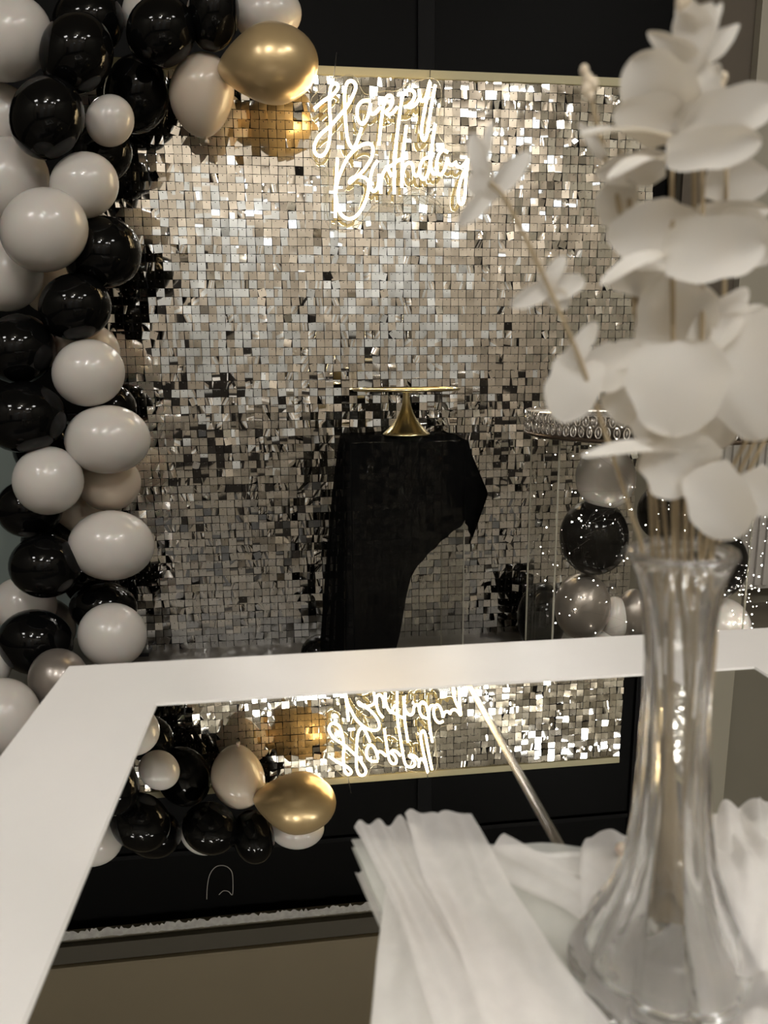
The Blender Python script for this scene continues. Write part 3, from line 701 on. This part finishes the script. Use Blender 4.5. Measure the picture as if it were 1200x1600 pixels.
petal(f2, (1050,425), (950,442), 58, .2, .08, None, FY+.014)
f3 = empty('flower_stem', at(bx+8, by, FY), 'white flower spray with round petals just above the vase mouth', 'flower')
stem(f3, [(bx+8, by, FY-.004), (1088, 1100, FY-.004), (1094, 865, FY-.004), (1097, 600, FY-.004), (1098, 260, FY-.004)])
petal(f3, (1072,545), (1030,432), 118, .2, .08, None, FY+.004)
petal(f3, (1090,545), (1168,450), 78, .3, .1, None, FY-.002, point=.5)
petal(f3, (1085,545), (1092,445), 84, .2, .08, None, FY+.006)
petal(f3, (1062,532), (1052,682), 150, .22, .08, None, FY-.014)
petal(f3, (1170,485), (1185,690), 140, .22, .08, None, FY-.010)
petal(f3, (1140,570), (1200,480), 84, .2, .08, None, FY-.002)
petal(f3, (1110,590), (1122,704), 84, .2, .06, None, FY+.012)
petal(f3, (1050,640), (1040,706), 112, .2, .08, None, FY-.004)
petal(f3, (1075,705), (908,712), 44, .2, .05, UPN, FY-.004, FY-.014)
petal(f3, (1030,690), (1095,760), 118, .3, .1, None, FY-.008)
petal(f3, (1000,712), (1100,745), 64, .3, .1, None, FY-.004)
petal(f3, (1098,728), (1150,842), 96, .25, .08, None, FY-.014)
petal(f3, (1170,735), (1215,805), 66, .2, .08, None, FY-.012)
# thin arching branch on the left
f4 = empty('flower_stem', at(bx-4, by, FY), 'thin branch of white flowers arching left in front of the sequins', 'flower')
stem(f4, [(bx-4, by, FY+.002), (1020, 1050, FY+.002), (1004, 865, FY+.002), (985, 800, FY), (950, 690, FY), (905, 560, FY), (855, 445, FY), (820, 370, FY), (790, 312, FY), (765, 285, FY)])
for a in [((762,308),(828,238),34), ((768,300),(716,352),30), ((758,292),(738,208),32), ((752,262),(768,190),16), ((740,270),(765,320),34),
          ((850,448),(882,400),26), ((862,448),(798,478),32), ((858,455),(914,438),36), ((860,456),(888,480),30), ((850,425),(862,470),26),
          ((912,556),(876,660),86), ((905,590),(990,560),74), ((885,575),(932,503),32), ((940,565),(1005,545),46), ((950,610),(1000,660),52)]: petal(f4, *a, Yb=FY+.004)
f5 = empty('flower_stem', at(bx-2, by, FY), 'slender stems with cream buds rising left of the tallest spray', 'flower')
stem(f5, [(bx-2, by, FY+.008), (1030, 1050, FY+.010), (1030, 865, FY+.010), (1010, 640, FY+.012), (985, 430, FY+.014), (965, 310, FY+.014), (945, 245, FY+.014), (915, 115, FY+.014)])
stem(f5, [(bx-1, by, FY+.008), (1038, 1050, FY+.010), (1042, 865, FY+.010), (1020, 640, FY+.012), (992, 430, FY+.014), (982, 300, FY+.014), (970, 235, FY+.014)])
for x, y, r in ((913,110,7),(918,124,8),(926,133,9),(915,140,8),(922,150,7)): bud(f5, x, y, FY+.014, r)
petal(f5, (945,250), (905,190), 18, .2, .1, None, FY+.014)
petal(f5, (985,330), (935,300), 70, .2, .1, None, FY+.016)
f6 = empty('flower_stem', at(bx+10, by, FY), 'bunch of bare tan stems leaning right out of the vase', 'flower')
for k in range(3): stem(f6, [(bx+10+k*2, by, FY+.006), (1085+k*4, 1050, FY+.008), (1100+k*9, 865, FY+.008), (1125+k*14, 770, FY+.010), (1172+k*14, 680, FY+.012), (1222+k*14, 600, FY+.012)])
stem(f6, [(bx+10, by, FY+.012), (1080, 1050, FY+.012), (1115, 865, FY+.012), (1128, 600, FY+.014), (1135, 255, FY+.014)])
for k, x in enumerate((1020, 1060, 1070, 1110)): stem(f6, [(bx+k*3, by, FY+.012), (x+4, 1050, FY+.012-.006*k), (x, 865, FY+.012-.006*k), (x-6+k*4, 730, FY+.010-.006*k)])
